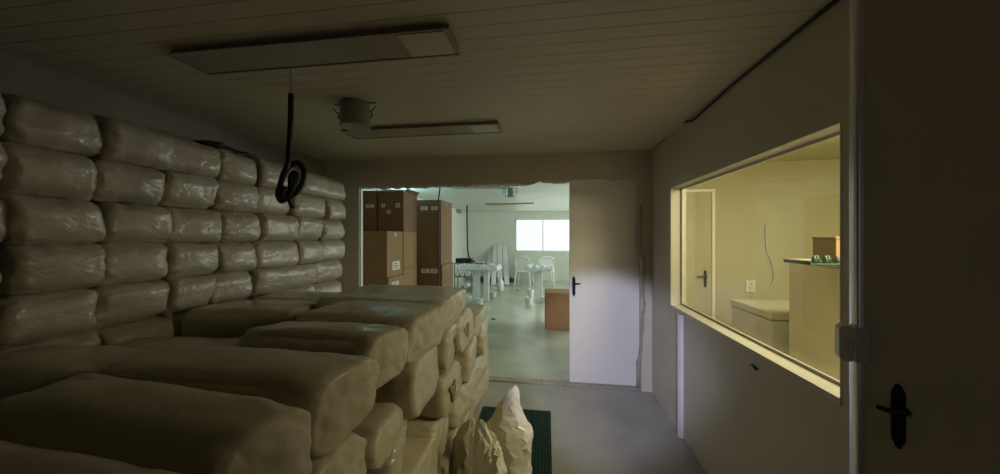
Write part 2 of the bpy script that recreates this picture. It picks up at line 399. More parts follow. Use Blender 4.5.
# chips where the paint of the edge is gone
hz = at_d(900, 413, .98)
h = handle(nd, flip=-1, size=.78, lev=.6); h.location = (.088, 0, 1.56-177*.985/330+.026)
# boxy rim lock on the edge
lk = empty('rim_lock', (0, 0, 1.56-104*.99/330)); lk.parent = nd
bm = bmesh.new(); pr = []
for cxx, czz, s0 in ((-.010, .038, 0), (-.016, .038, 1), (-.016, -.038, 2), (-.010, -.038, 3)):
    for k in range(5):
        a_ = PI/2*s0 + PI/2*k/4; pr.append((cxx+.014*math.cos(a_), czz+.014*math.sin(a_)))
prism(bm, pr, 1, -.004, .03); obj('lock_case', bm, mat('beige_lock', (.85, .80, .68), .4), lk)
boxo('lock_block', (0.0, .032, -.016, .03, -.050, .050), M['steel'], lk, bev=.003)
bm = bmesh.new(); tube(bm, [(-.014, -.003, .004), (-.014, -.010, .004)], .007, 12); box(bm, -.0165, -.0115, -.008, -.003, -.02, 0)
obj('keyhole', bm, M['steel'], lk)
for o in list(lk.children): o.parent = nd; o.location = (0, 0, lk.location.z)
bpy.data.objects.remove(lk)

# ------------------------------------------------------------ bales
def bale_mesh(name, L, W, H, seed, cuts=16, r=.06, wr=1.0, m=None, bl=1.0):
    """long axis = local X (length L), W along Y, H along Z; rests on z=0"""
    bm = bmesh.new(); bmesh.ops.create_cube(bm, size=2.0)
    bmesh.ops.subdivide_edges(bm, edges=bm.edges[:], cuts=cuts, use_grid_fill=True)
    rn = random.Random(seed); off = Vector((rn.uniform(-50, 50), rn.uniform(-50, 50), rn.uniform(-50, 50)))
    h = Vector((L/2, W/2, H/2)); r = min(r, H*.45, W*.45); re = .45*r if bl < 1.2 else .7*r
    sk = (rn.uniform(-.02, .02), rn.uniform(-.05, .05)); tp = rn.uniform(-.04, .04); ez = rn.uniform(-.04, .04)
    for v in bm.verts:
        p = v.co.copy()
        p = Vector([math.copysign(abs(c)**.72, c) for c in p])
        sm = max(abs(p.y), abs(p.z), 1e-5)
        y, z = p.y/sm*h.y, p.z/sm*h.z
        cy_, cz_ = max(-(h.y-r), min(h.y-r, y)), max(-(h.z-r), min(h.z-r, z))
        dy_, dz_ = y-cy_, z-cz_; dl = math.hypot(dy_, dz_)
        if dl > 1e-6: y, z = cy_+dy_/dl*r, cz_+dz_/dl*r
        x = p.x*h.x; k = max(0.0, (abs(x)-(h.x-re))/re)
        if abs(p.x) > .999:      # end cap, gently domed
            q = Vector((math.copysign(h.x + .010*(1-sm*sm)*bl, p.x), y*sm*.93, z*sm*.93))
        else:
            sh = 1-.07*k*k; q = Vector((x, y*sh, z*sh))
        bx, by, bz = 1-p.x*p.x, 1-p.y*p.y, 1-p.z*p.z
        if abs(p.y) > .99: q.y += math.copysign(.012, p.y)*bx*bz*bl
        if abs(p.z) > .99: q.z += (.010 if p.z > 0 else .001)*math.copysign(1, p.z)*bx*by*bl
        # taper of the pressed bag
        q.y *= 1+tp*p.x; q.y += sk[0]*p.z; q.x += sk[1]*p.z*H*4*.25 + ez*p.y*.5
        s = q*1.0
        n1 = noise.noise_vector(s*5+off); n2 = noise.noise_vector(s*13+off)
        endf = max(0, abs(p.x)-.55)/.45
        e = noise.ridged_multi_fractal(Vector((s.x*6, s.y*22, s.z*22))+off, .8, 2, 3, .9, 2)
        q += n1*.010*wr + n2*.006*wr*(1+endf)
        dirv = Vector((p.x*.5, p.y, p.z)).normalized()
        vd = noise.voronoi(Vector((s.x*11, s.y*14, s.z*14))+off)[0]
        q += dirv*(min(vd[1]-vd[0], .5)-.2)*.007*wr*(.3+2.6*endf)
        q -= dirv*(e-1.0)*.0035*wr*(.35+1.3*endf)
        # slack crease across the film
        q.z -= .006*wr*math.exp(-((p.x*h.x - .25*L*math.sin(seed+p.y))/.02)**2)*max(0, p.z)
        q.z = max(q.z, -h.z+.001)
        v.co = q + Vector((0, 0, h.z))
    me = bpy.data.meshes.new(name); bmesh.ops.recalc_face_normals(bm, faces=bm.faces); bm.to_mesh(me); bm.free()
    for p in me.polygons: p.use_smooth = True
    me.materials.append(m or M['bale']); return me
def flap_mesh(seed, w=.10, l=.11):
    """slack fold of film, lies in local YZ plane sticking out along +X"""
    bm = bmesh.new(); n = 9; rn = random.Random(seed); G = []
    for i in range(n):
        row = []
        for j in range(n):
            u, v = i/(n-1), j/(n-1)
            wd = w*(1-.75*u)
            y = (v-.5)*wd + .02*u*math.sin(seed); z = -l*u
            x = .012 + .006*math.sin(PI*u) + .014*abs(math.sin(v*5+seed))*(1-.3*u)
            row.append(bm.verts.new((x, y, z)))
        G.append(row)
    for i in range(n-1):
        for j in range(n-1): bm.faces.new((G[i][j], G[i+1][j], G[i+1][j+1], G[i][j+1]))
    bmesh.ops.solidify(bm, geom=bm.faces[:], thickness=.003)
    bmesh.ops.recalc_face_normals(bm, faces=bm.faces)
    me = bpy.data.meshes.new('film_fold'); bm.to_mesh(me); bm.free()
    for p in me.polygons: p.use_smooth = True
    me.materials.append(M['bale2']); return me
ORD = ['first', 'second', 'third', 'fourth', 'fifth', 'sixth', 'seventh', 'eighth', 'ninth', 'tenth', 'eleventh']
rb = random.Random(11)
# tall stack along the left wall; long side faces the room
FX = -2.10
def y_at(px, X=FX): return at_X(px, 236, X).y
SH = .2085; TOPS = 2.155
lay = {}
def wall_row(r):
    """px boundaries of the front faces, row r from the top"""
    base = {0: [-215, -90, 9, 104, 173, 227, 262, 300, 327, 347],
            1: [-210, -85, 9, 104, 171, 222, 260, 296, 327, 346],
            2: [-200, -80, 10, 106, 171, 225, 263, 298, 325, 346],
            3: [-190, -75, 14, 107, 173, 222, 258, 300, 324, 346],
            4: [-215, -90, 4, 99, 173, 217, 257, 318, 345],
            5: [-200, -85, 6, 107, 175, 231, 257, 318, 345]}
    if r in base: return base[r]
    return [-200, -75, 20, 110, 176, 228, 265, 318, 345]
for r in range(10):
    bs = wall_row(r); z0 = TOPS - SH*(r+1) - .012
    for c in range(len(bs)-1):
        y0, y1 = y_at(bs[c]), y_at(bs[c+1])
        if y1 > PY-.03: y1 = PY-.03
        L = y1-y0-.004
        if L < .1: continue
        visible = r < 7
        topdrop = [0, 0, 0, .0, .0, -.02, .0, .0, -.02][c] if c < 9 else 0
        W = .40 + rb.uniform(-.012, .012)
        me = bale_mesh('bale', L*1.0, W, SH+.004, seed=r*17+c*5+1, cuts=21 if visible else 6, r=.072, wr=.8, bl=.8)
        zc = z0
        o = link('wrapped_bale', me, None); o.location = (FX - W/2 + rb.uniform(-.022, .012), (y0+y1)/2, max(zc, 0.002))
        o.rotation_euler = (rb.uniform(-.012, .012), rb.uniform(-.02, .02), PI/2 + rb.uniform(-.03, .03))
        cn = c-1
        if visible:
            col = '%s bale from the left' % ORD[c]
            lab = 'beige bale in tall left wall stack, %s row down, %s' % (ORD[r], col)
            if c == 0: lab = 'beige bale of left wall stack, %s row down, beyond the leftmost whole bale' % ORD[r]
        else: lab = 'beige bale low in left wall stack behind the pile, row %s, place %s' % (ORD[r], ORD[c])
        tag(o, lab, 'bale', 'wrapped bales stacked along the left wall')

# front pile: end faces look to the right
PX = -.61
def yp(px): return at_X(px, 236, PX).y
CH = .232
rows = [  # top to bottom: (px0, px1, extra outward, dz, length)
 [(-420, 30, 0, 0, .72), (30, 219, 0, 0, .72), (222, 313, 0, .0, .72), (313, 371, .0, 0, .76), (372, 404, .02, -.005, .60), (403, 437, .03, .0, .60), (437, 470, .0, -.02, .80)],
 [(-300, 150, 0, 0, .7), (150, 316, .0, 0, .7), (316, 371, .0, 0, .7), (372, 403, -.01, 0, .6), (404, 436, .02, 0, .7), (437, 456, .01, 0, .7), (456, 472, .0, 0, .7), (472, 486, .0, 0, .6)],
 [(-420, 100, 0, 0, .7), (100, 285, 0, 0, .7), (285, 341, .0, 0, .7), (341, 376, .01, 0, .7), (377, 409, .02, 0, .7), (410, 436, -.15, 0, .62), (437, 457, .02, 0, .7), (458, 474, .01, 0, .7), (475, 487, 0, 0, .6)],
 [(-300, 150, 0, 0, .7), (150, 310, .0, 0, .7), (310, 355, .0, 0, .7), (355, 395, .05, 0, .7), (395, 432, .02, 0, .7), (432, 454, .0, 0, .7), (454, 471, .0, 0, .7), (471, 486, .01, 0, .6)],
 [(-420, 100, 0, 0, .7), (100, 285, 0, 0, .7), (285, 341, .0, 0, .7), (341, 378, .0, 0, .7), (378, 412, .0, 0, .7), (412, 442, .0, 0, .7), (442, 460, .0, 0, .7), (460, 475, .0, 0, .7), (475, 487, 0, 0, .6)]]
for r, row in enumerate(rows):
    z0 = CH*(4-r)
    for c, (p0, p1, outw, dzz, L) in enumerate(row):
        y0, y1 = yp(p0), yp(p1)
        if p0 < -250: y0 = max(y0, -1.0)
        W = y1-y0-.004
        Hb_, zb_ = CH+.004-(.05 if (r, c) == (1, len(row)-1) else 0), z0+dzz
        if p0 >= 372 and not (r == 1 and p0 >= 472):
            zb_ = .248*(4-r)+dzz; Hb_ = .200 if r == 0 else .250
        if (r, p0) == (1, 372): Hb_ = .13; zb_ = .72
        seed = 300+r*31+c*7
        me = bale_mesh('bale', L, W*.965, Hb_, seed, cuts=24, r=.075, wr=.62, bl=1.3, m=M['bale2'])
        o = link('wrapped_bale', me, None)
        jit = rb.uniform(-.03, .02)
        o.location = (PX + .012 + outw - L/2 + jit, (y0+y1)/2, max(zb_, 0.002))
        o.rotation_euler = (rb.uniform(-.05, .05), rb.uniform(-.025, .025), rb.uniform(-.085, .085))
        lab = 'tan bale end in front pile, %s row down, %s going away from camera' % (ORD[r], ORD[c])
        tag(o, lab, 'bale', 'wrapped bales of the front pile')
        if (r, c) in ((1, 5), (2, 6), (1, 6)):
            f = link('film_fold', flap_mesh(seed, w=min(.12, W*.5), l=.12), None, o)
            f.location = (L/2-.004, W*.15*(1 if c % 2 else -1), CH*.78)
# second row of the pile, between it and the wall stack
xs2 = [(-.72, -.30), (-.29, .12), (.13, .44), (.46, .80), (.82, 1.16), (1.19, 1.50), (1.62, 2.02), (2.06, 2.42), (2.46, 2.80), (2.86, 3.2)]
dz2 = [-.02, -.04, -.06, -.10, -.05, -.12, -.03, -.05, -.12, -.17]
for c, (y0, y1) in enumerate(xs2):
    for r in range(5):
        x1 = PX-.80; x0 = FX+.02; L = x1-x0-.01
        W = y1-y0
        me = bale_mesh('bale', L, W, CH+.006, 700+c*11+r, cuts=20 if r == 0 else 5, r=.07, wr=.65, m=M['bale2'])
        o = link('wrapped_bale', me, None)
        o.location = ((x0+x1)/2, (y0+y1)/2, max(CH*(4-r)*(1+dz2[c]/.93), .002)); 
        o.rotation_euler = (rb.uniform(-.02, .02), rb.uniform(-.03, .03) if r == 0 else 0, rb.uniform(-.06, .06) if r == 0 else 0)
        tag(o, ('dark tan bale on pile top against wall stack, %s going away from camera' % ORD[c]) if r == 0 else 'tan bale inside the front pile, layer %s, %s going away from camera' % (ORD[r], ORD[c]), 'bale', 'wrapped bales behind the front pile')

# ------------------------------------------------------------ ceiling fixtures
def fixture(name, x0, x1, y0, y1, label, depth=.028, group=None):
    t = empty(name, ((x0+x1)/2, (y0+y1)/2, CEIL)); W, L = (y1-y0)/2, (x1-x0)/2
    bm = bmesh.new(); prism(bm, [(-W, -depth), (W, -depth), (W*.8, 0), (-W*.8, 0)], 0, -L, L)
    # hollow reflector: rim pieces
    obj('housing', bm, M['lamp'], t)
    if depth < .03: depth = depth
    bm = bmesh.new()
    box(bm, -L, L, W-.006, W+.004, -depth-.004, -depth+.002)
    box(bm, -L-.004, -L+.006, -W, W, -depth-.004, -depth+.002); box(bm, L-.006, L+.004, -W, W, -depth-.004, -depth+.002)
    obj('rim', bm, M['lamp'], t)
    bm = bmesh.new(); box(bm, L-.22, L-.02, -W+.012, W-.012, -depth-.003, -depth-.0005, .001); obj('end_cover', bm, M['tube'], t)
    tag(t, label, 'ceiling light', group); return t
fixture('ceiling_light', -1.72, -.395, 1.28, 1.47, 'long unlit ceiling light nearest the camera, over the bales')
fixture('ceiling_light', -1.62, -.36, 2.42, 2.62, 'unlit ceiling light in front of the torn opening, beyond the grey can')
fixture('ceiling_light', -1.61, -.40, 5.46, 5.66, 'unlit ceiling light just inside the bright far room')
fixture('ceiling_light', -1.62, -.34, 8.6, 8.8, 'unlit ceiling light deep in the bright far room near the window wall')

def can(x, y, label):
    t = empty('ceiling_can', (x, y, CEIL)); 
    bm = bmesh.new(); lathe(bm, [(.090, 0), (.094, -.012), (.092, -.02), (.091, -.130), (.095, -.140), (.095, -.151), (.088, -.155), (.02, -.155)], 28)
    obj('housing', bm, M['can'], t, smooth=False)
    for s in (-1, 1):
        bm = bmesh.new()
        tube(bm, [(s*.098, 0, -.055), (s*.115, 0, -.06), (s*.120, 0, -.085), (s*.104, 0, -.10)], .005, 8)
        tube(bm, spline([(s*.115, 0, -.06), (s*.135, -.01, -.045), (s*.15, -.01, -.03)], 4), .004, 8)
        obj('clip', bm, M['grey'], t)
    bm = bmesh.new(); box(bm, -.14, .14, -.012, .012, -.006, 0, .001); obj('mounting_bar', bm, M['grey'], t)
    tag(t, label, 'ceiling can')
can(-1.235, 1.99, 'round grey metal can on the ceiling between the two nearer lights')
can(-.66, 5.95, 'small-looking grey metal can on the far room ceiling above the tables')

# hanging knotted cable
zc = 1.67
def kp(x, y, d=0): return at_d(x, y, zc+d)
t = empty('hanging_cable', (kp(291, 60).x, kp(291, 60).y, CEIL))
def loc(pts): return [p - t.location for p in pts]
bm = bmesh.new(); q = kp(291, 95); tube(bm, loc([Vector((q.x, q.y, CEIL)), q]), .0022, 6); obj('thin_wire', bm, M['grey'], t)
bm = bmesh.new()
tube(bm, spline(loc([kp(291, 94), kp(290.5, 125), kp(289, 150), kp(288, 163, -.01), kp(282, 178, -.01), kp(280, 192, 0), kp(284, 199, .02), kp(290, 190, .02), kp(291, 176, .02), kp(295, 173, .0), kp(295, 183, -.03), kp(288, 196, -.035), kp(281, 201, -.02), kp(278, 193, .02), kp(283, 178, .03), kp(290, 166, .03), kp(299, 163, .02), kp(304, 172, 0), kp(302, 184, -.01), kp(293, 195, -.02), kp(283, 197, -.045), kp(284, 188, -.05), kp(288, 196, -.03), kp(293, 208, -.01)]), 7), .0132, 12)
obj('cable', bm, M['cable'], t, smooth=True)
tag(t, 'thick black cable hanging from the ceiling, tied in a loose knot', 'cable')

# dark coiled hose on top of the wall stack
bm = bmesh.new(); pts = []
for k in range(70):
    a_ = k*.45; pts.append((-2.40+.10*math.cos(a_)+.02*math.sin(k), 2.16+.24*math.sin(a_)*(.8+.2*math.sin(k*.3)), 2.175+.0005*k+.012*math.sin(k*1.3)))
tube(bm, spline(pts, 3), .013, 8)
tag(obj('coiled_hose', bm, M['cable'], smooth=True), 'dark coiled hose lying on top of the tall bale stack', 'hose')

# ribbed green mat
bm = bmesh.new(); mx0, mx1, my0, my1 = -.575, .033, 1.75, 2.96
box(bm, mx0, mx1, my0, my1, 0, .006)
n = 26
for k in range(n):
    x = mx0+.006+(mx1-mx0-.012)*(k+.5)/n; wd = (mx1-mx0)/n*.28
    prism(bm, [(x-wd, .006), (x-wd*.6, .013), (x+wd*.6, .013), (x+wd, .006)], 1, my0+.004, my1-.004)
tag(obj('rubber_mat', bm, M['mat']), 'dark green ribbed rubber mat on the floor beside the white sack', 'mat')

# sacks
def fold_mesh(name, ctrl, m, parent, seed, seg=72, nz=44, folds=9, famp=.1):
    """ctrl: list of (z, cx, cy, rx, ry, fold) cross-sections interpolated smoothly"""
    bm = bmesh.new(); rings = []
    off = Vector((seed*3.1, seed*1.7, 0))
    sp = [spline([(c[0], c[1], c[2]) for c in ctrl], 8), spline([(c[3], c[4], c[5]) for c in ctrl], 8)]
    for A, B in zip(*sp):
        row = []
        for k in range(seg):
            a_ = 2*PI*k/seg
            u = noise.noise(Vector((math.cos(a_)*2.2, math.sin(a_)*2.2, A[0]*3))+off)
            rf = noise.ridged_multi_fractal(Vector((math.cos(a_)*folds*.35, math.sin(a_)*folds*.35, A[0]*2.5))+off, .9, 2, 4, .9, 2)-1.1
            vd = noise.voronoi(Vector((math.cos(a_)*folds*.42, math.sin(a_)*folds*.42, A[0]*11))+off)[0]
            cr = min(vd[1]-vd[0], .6)
            g = 1 + .09*u + B[2]*famp*rf*.8 + B[2]*.20*(cr-.25) + B[2]*.10*noise.noise(Vector((math.cos(a_)*folds*.8, math.sin(a_)*folds*.8, A[0]*9))+off)
            row.append(bm.verts.new((A[1]+B[0]*g*math.cos(a_), A[2]+B[1]*g*math.sin(a_), max(A[0], 0)+.008*rf*B[2])))
        rings.append(row)
    for i in range(len(rings)-1):
        for k in range(seg): bm.faces.new((rings[i][k], rings[i][(k+1) % seg], rings[i+1][(k+1) % seg], rings[i+1][k]))
    bm.faces.new(rings[0]); bm.faces.new(rings[-1])
    return obj(name, bm, m, parent, smooth=True)
def facet_mesh(name, ctrl, m, parent, seed, seg=22, n=2, amp=.17):
    """crumpled film: coarse creased facets, each edge softened"""
    bm = bmesh.new(); rn = random.Random(seed); rings = []
    A = spline([(c[0], c[1], c[2]) for c in ctrl], n); B = spline([(c[3], c[4], c[5]) for c in ctrl], n)
    N = len(A); tw = 0
    for i, (p, q) in enumerate(zip(A, B)):
        row = []; tw += rn.uniform(-.05, .12)
        for k in range(seg):
            a_ = 2*PI*(k+.5*(i % 2))/seg + rn.uniform(-.10, .10) + tw
            g = 1.08 + q[2]*(amp*(-1 if (k+i//3) % 3 else 1.1)*rn.uniform(.3, 1) + rn.uniform(-.04, .04))
            j = .010*q[2]
            row.append(bm.verts.new((p[1]+q[0]*g*math.cos(a_), p[2]+q[1]*g*math.sin(a_), max(p[0]+(rn.uniform(-j, j) if 0 < i < N-1 else 0), 0))))
        rings.append(row)
    for i in range(N-1):
        for k in range(seg):
            a1, a2, b2, b1 = rings[i][k], rings[i][(k+1) % seg], rings[i+1][(k+1) % seg], rings[i+1][k]
            if rn.random() < .6: bm.faces.new((a1, a2, b1)); bm.faces.new((a2, b2, b1))
            else: bm.faces.new((a1, a2, b2)); bm.faces.new((a1, b2, b1))
    bm.faces.new(rings[0]); bm.faces.new(rings[-1])
    bmesh.ops.recalc_face_normals(bm, faces=bm.faces)
    o = obj(name, bm, m, parent, smooth=False)
    md = o.modifiers.new('soft', 'BEVEL'); md.width = .004; md.segments = 2; md.limit_method = 'NONE'
    return o
def sack_at(px, zc, label, m, secs, seed, fold, flat=.8, part=None):
    """secs: (py, px_left, px_right) silhouette at distance zc, from bottom to top"""
    k = zc/F; o = at_d(px, 300, zc); t = empty('plastic_sack', (o.x, o.y, .014)); c = []
    for i, (py, a, b) in enumerate(secs):
        z = CAMZ-(py-HZ)*k-.014; f = i/(len(secs)-1)
        c.append((max(z, 0), ((a+b)/2-px)*k, 0, (b-a)/2*k, (b-a)/2*k*(flat*(1-.45*f)), fold*(.3+.7*f)))
    c[0] = (0,)+c[0][1:]
    c.insert(0, (0, c[0][1], 0, c[0][3]*.8, c[0][4]*.8, .1))
    facet_mesh('bag', c, m, t, seed)
    tag(t, label, 'sack'); return t
sack_at(509, 2.05, 'upright cream plastic sack with a pointed top on the green mat', M['sack'],
        [(486, 488, 529), (474, 487, 530), (455, 487, 530), (440, 487, 531), (430, 487, 530.5), (420, 491, 527), (412, 495.5, 523), (404, 499, 520), (396, 505, 519), (390, 510, 518.5), (385, 515.3, 516)], 3, .6)
sack_at(464, 2.04, 'brown crumpled plastic sack lowest at the foot of the bale pile', M['bale2'],
        [(486, 454, 474), (474, 452, 476), (455, 453, 477), (440, 455, 478), (430, 459, 477), (423, 465, 476), (418, 470, 473)], 8, .8, 1.0)
t = sack_at(487, 1.83, 'crumpled white sack with loose folded mouth in front of the pointed sack', M['sack'],
        [(515, 470, 505), (500, 467, 508), (474, 468, 506), (460, 470, 502), (448, 472, 499), (438, 474, 495), (430, 475, 490), (424, 477, 485), (420, 480, 482)], 14, 1.3, .7)
k_ = 1.83/F
facet_mesh('gathered_mouth', [(.20, .03, -.05, .05, .03, 1.2), (.27, .035, -.055, .06, .035, 1.5), (.34, .045, -.055, .045, .025, 1.5), (.39, .05, -.05, .03, .012, 1.3), (.41, .055, -.045, .012, .004, .5)], M['sack'], t, 33, seg=14)
# ------------------------------------------------------------ cardboard boxes in the far room
def carton(x0, x1, y0, y1, z0, z1, label, labels=(), flaps=False, group='cardboard boxes stacked beyond the opening', m=None):
    t = empty('cardboard_box', ((x0+x1)/2, (y0+y1)/2, z0)); W, D, Hh = (x1-x0)/2, (y1-y0)/2, z1-z0
    m = m or M['card']
    if flaps:
        bm = bmesh.new(); T = .005
        box(bm, -W, W, -D, -D+T, 0, Hh); box(bm, -W, W, D-T, D, 0, Hh); box(bm, -W, -W+T, -D+T, D-T, 0, Hh); box(bm, W-T, W, -D+T, D-T, 0, Hh); box(bm, -W+T, W-T, -D+T, D-T, 0, T)
        obj('carton', bm, m, t)
        for s, ax in ((-1, 'x'), (1, 'x'), (-1, 'y'), (1, 'y')):
            bm = bmesh.new(); l = min(W, D)*.7
            if ax == 'x': prism(bm, [(s*W, Hh-.002), (s*(W+.055), Hh+l*.28), (s*(W+.055)-.004*s, Hh+l*.28+.003), (s*(W-.005), Hh)], 1, -D+.01, D-.01)
            else: prism(bm, [(s*D, Hh-.002), (s*(D-.08), Hh+.035), (s*(D-.08), Hh+.04), (s*D, Hh+.003)], 0, -W+.01, W-.01)
            obj('flap', bm, m, t)
    else:
        bm = bmesh.new(); box(bm, -W, W, -D, D, 0.001, Hh-.001, .006); obj('carton', bm, m, t)
        bm = bmesh.new(); box(bm, W, W+.0015, -.03, .03, Hh-.09, Hh-.004); box(bm, W, W+.0015, -.03, .03, .004, .07); box(bm, -.03, .03, -D, D, Hh-.001, Hh+.0003)
        obj('tape', bm, M['tape'], t)
    for (face, u, v, w_, h_) in labels:      # label position as fractions of the face
        bm = bmesh.new()
        if face == 'f':
            x = -W+2*W*u; z = Hh*v; box(bm, x-w_/2, x+w_/2, -D-.0025, -D-.0005, z-h_/2, z+h_/2)
        else:
            y = -D+2*D*u; z = Hh*v; box(bm, W+.0016, W+.003, y-w_/2, y+w_/2, z-h_/2, z+h_/2)
        lb = obj('paper_label', bm, M['paper'], t)
        bm = bmesh.new()
        for k in range(3):
            zz = z + h_*(.25-.25*k); ww = w_*(.36 if k % 2 else .28)
            if face == 'f': box(bm, x-ww, x+ww*.6, -D-.0032, -D-.0026, zz-h_*.04, zz+h_*.04)
            else: box(bm, W+.003, W+.0036, y-ww, y+ww*.6, zz-h_*.04, zz+h_*.04)
        obj('print', bm, M['ink'], lb)
    tag(t, label, 'box', group); return t
def XZ(px, py, Y): p = at_Y(px, py, Y); return p.x, p.z
YA = 4.02; YA2 = YA+.47
xa0 = XZ(359, 0, YA)[0]; xa1 = XZ(387, 0, YA)[0]
z1 = XZ(387, 231, YA)[1]; z2 = XZ(387, 278, YA)[1]
hh = z1-z2
carton(xa0-.35, xa1, YA, YA2, z2, z1, 'cardboard box with dark front and a big white label on its lit side', [('s', .55, .23, .22, .12), ('s', .5, .92, .05, .04)])
carton(xa0-.33, xa1+.02, YA, YA2+.02, z2-.48, z2, 'cardboard box just above the far bales with white labels on its lit side', [('s', .4, .78, .2, .07), ('s', .5, .55, .16, .08)])
carton(xa0-.33, xa1+.01, YA, YA2, 0, z2-.48, 'cardboard box at the bottom of the left carton stack')
YB = YA2+.04; YB2 = YB+.5
xb1 = XZ(403.5, 0, YB)[0]; xbm = XZ(377.5, 0, YB)[0]; xb0 = XZ(360.5, 0, YB)[0]
zt = XZ(403, 190, YB)[1]; zm = XZ(403, 232, YB)[1]
carton(xbm+.01, xb1, YB, YB2, zm, zt-.02, 'open cardboard box with raised flaps and three white labels on its dark front', [('f', .2, .66, .06, .055), ('f', .42, .5, .06, .055), ('f', .78, .66, .07, .065)], flaps=True, m=M['card_shaded'])
carton(xb0-.12, xbm-.015, YB, YB2, zm, zt-.0, 'dark cardboard box with one label at the left end of the top row', [('f', .72, .63, .13, .05)], m=M['card_shaded'])
for k in range(3):
    hk = zm/3
    carton(xb0-.1, xb1, YB, YB2, hk*k, hk*(k+1), 'cardboard box in the column under the open-flapped box, %s from the floor' % ORD[k])
YC = 5.15; YC2 = YC+.62
xc0, zc1 = XZ(416.5, 200, YC); xc1 = XZ(441, 0, YC)[0]; zcm = XZ(441, 265, YC)[1]
carton(xc0, xc1, YC, YC2, zcm, zc1, 'tall dark cardboard box topping the right carton column, two labels near its top', [('f', .32, .87, .12, .06), ('f', .75, .87, .12, .06)], m=M['card_shaded'])
carton(xc0, xc1+.02, YC, YC2, .10, zcm, 'tall dark cardboard box at the base of the right carton column, wide label on front', [('f', .35, .9, .14, .07), ('f', .72, .9, .14, .07)], m=M['card_shaded'])
t = empty('wooden_pallet', ((xc0+xc1)/2, (YC+YC2)/2, 0))
for k in range(3): boxo('bearer', (-.3, .3, -.3+.27*k, -.24+.27*k, 0, .07), M['wood'], t)
for k in range(5): boxo('deck_board', (-.3+.135*k, -.2+.135*k, -.32, .32, .07, .095), M['wood'], t)
tag(t, 'low wooden pallet under the right carton column', 'pallet')
# thin black cable in front of the cartons
bm = bmesh.new(); P = [at_d(441.5, 184, 4.9), at_d(439.5, 192, 4.9), at_d(438.5, 205, 4.9), at_d(438.5, 250, 4.9), at_d(438, 290, 4.9)]
P[0].z = CEIL-.002; 
tube(bm, spline(P, 6), .011, 8)
tag(obj('wall_cable', bm, M['cable'], smooth=True), 'black cable dropping past the right edge of the carton column', 'cable')
# orange box on the far room floor beside the white door
a = at_h(545, 329, 0)
t = empty('cardboard_box', (a.x+.30, a.y+.25, 0), math.radians(2)); Hb = .60
bm = bmesh.new(); W, D, T = .30, .25, .006
box(bm, -W, W, -D, -D+T, 0, Hb); box(bm, -W, W, D-T, D, 0, Hb); box(bm, -W, -W+T, -D, D, 0, Hb); box(bm, W-T, W, -D, D, 0, Hb); box(bm, -W, W, -D, D, 0, T)
obj('carton', bm, mat('orange_cardboard', (.50, .26, .11), .75, noise_scale=5, noise_amt=.06), t)
for s in (-1, 1):
    bm = bmesh.new(); prism(bm, [(s*D, Hb), (s*(D-.01), Hb+.006), (s*.01, Hb+.012), (s*.01, Hb+.006)], 0, -W, W); obj('flap', bm, M['card'], t)
tag(t, 'orange-brown cardboard box on the far floor beside the white door', 'box')

# ------------------------------------------------------------ work tables in the far room
def crumple(bm, x0, x1, y0, y1, z, amp, seed, nx=26, ny=12, hang=0):
    G = []
    for i in range(nx+1):
        row = []
        for j in range(ny+1):
            x = x0+(x1-x0)*i/nx; y = y0+(y1-y0)*j/ny
            h_ = amp*abs(noise.noise(Vector((x*6+seed, y*6, seed))))*1.6 + amp*.5*noise.noise(Vector((x*15, y*15, seed)))
            e_ = min(i, nx-i, j, ny-j)
            zz = z+h_ if e_ > 0 else z-hang*(.4+.6*abs(noise.noise(Vector((x*7, y*7, seed)))))-.01
            row.append(bm.verts.new((x, y, zz)))
        G.append(row)
    for i in range(nx):
        for j in range(ny): bm.faces.new((G[i][j], G[i+1][j], G[i+1][j+1], G[i][j+1]))
def worktable(x0, x1, yf, depth, top, legs, label, seed):
    t = empty('work_table', ((x0+x1)/2, yf+depth/2, 0)); W = (x1-x0)/2
    boxo('table_top', (-W, W, -depth/2, depth/2, top-.06, top-.02), M['white'], t, bev=.006)
    bm = bmesh.new(); box(bm, -W*.8, W*.8, -depth*.35, depth*.35, top-.11, top-.06, .004); obj('apron', bm, M['white'], t)
    for (lx, lw) in legs:
        boxo('leg', (lx-(x0+x1)/2-lw/2, lx-(x0+x1)/2+lw/2, -depth*.25, -depth*.25+.13, 0.0, top-.11), M['white'], t, bev=.01)
    bm = bmesh.new(); crumple(bm, -W-.03, W+.03, -depth/2-.02, depth/2+.02, top-.015, .05, seed, hang=.10)
    tag(t, label, 'table')
    c = obj('film_sheet', bm, M['film'], None, smooth=False, loc=t.location)
    tag(c, 'crumpled clear film spread over the %s far table' % ('left' if seed < 5 else 'right'), 'film')
    return t
Yt = 7.55
xl0, ztp = XZ(456, 266.5, Yt); xl1 = XZ(497, 0, Yt)[0]
worktable(xl0, xl1, Yt, .75, ztp, [(XZ(474.5, 0, Yt)[0], .155), (XZ(484.5, 0, Yt)[0], .12)], 'white pedestal work table with two thick legs, left one in the far room', 2)
xr0 = XZ(526, 0, Yt)[0]; xr1 = XZ(553, 0, Yt)[0]
worktable(xr0, xr1, Yt, .75, ztp, [(XZ(538.5, 0, Yt)[0], .17)], 'white pedestal work table with one thick leg, right one in the far room', 9)
def bottle(x, y, z, r, h_, label, m, cap=True, name='bottle', grp=None, cat='bottle'):
    t = empty(name, (x, y, z)); bm = bmesh.new()
    lathe(bm, [(r*.92, 0), (r, r*.15), (r, h_*.58), (r*.75, h_*.74), (r*.38, h_*.82), (r*.36, h_*.9)], 18); obj('body', bm, m, t, smooth=True)
    bm = bmesh.new(); lathe(bm, [(r*.42, h_*.88), (r*.42, h_)], 14); obj('cap', bm, M['grey'] if cap == 1 else M['white'], t)
    return tag(t, label, cat, grp)
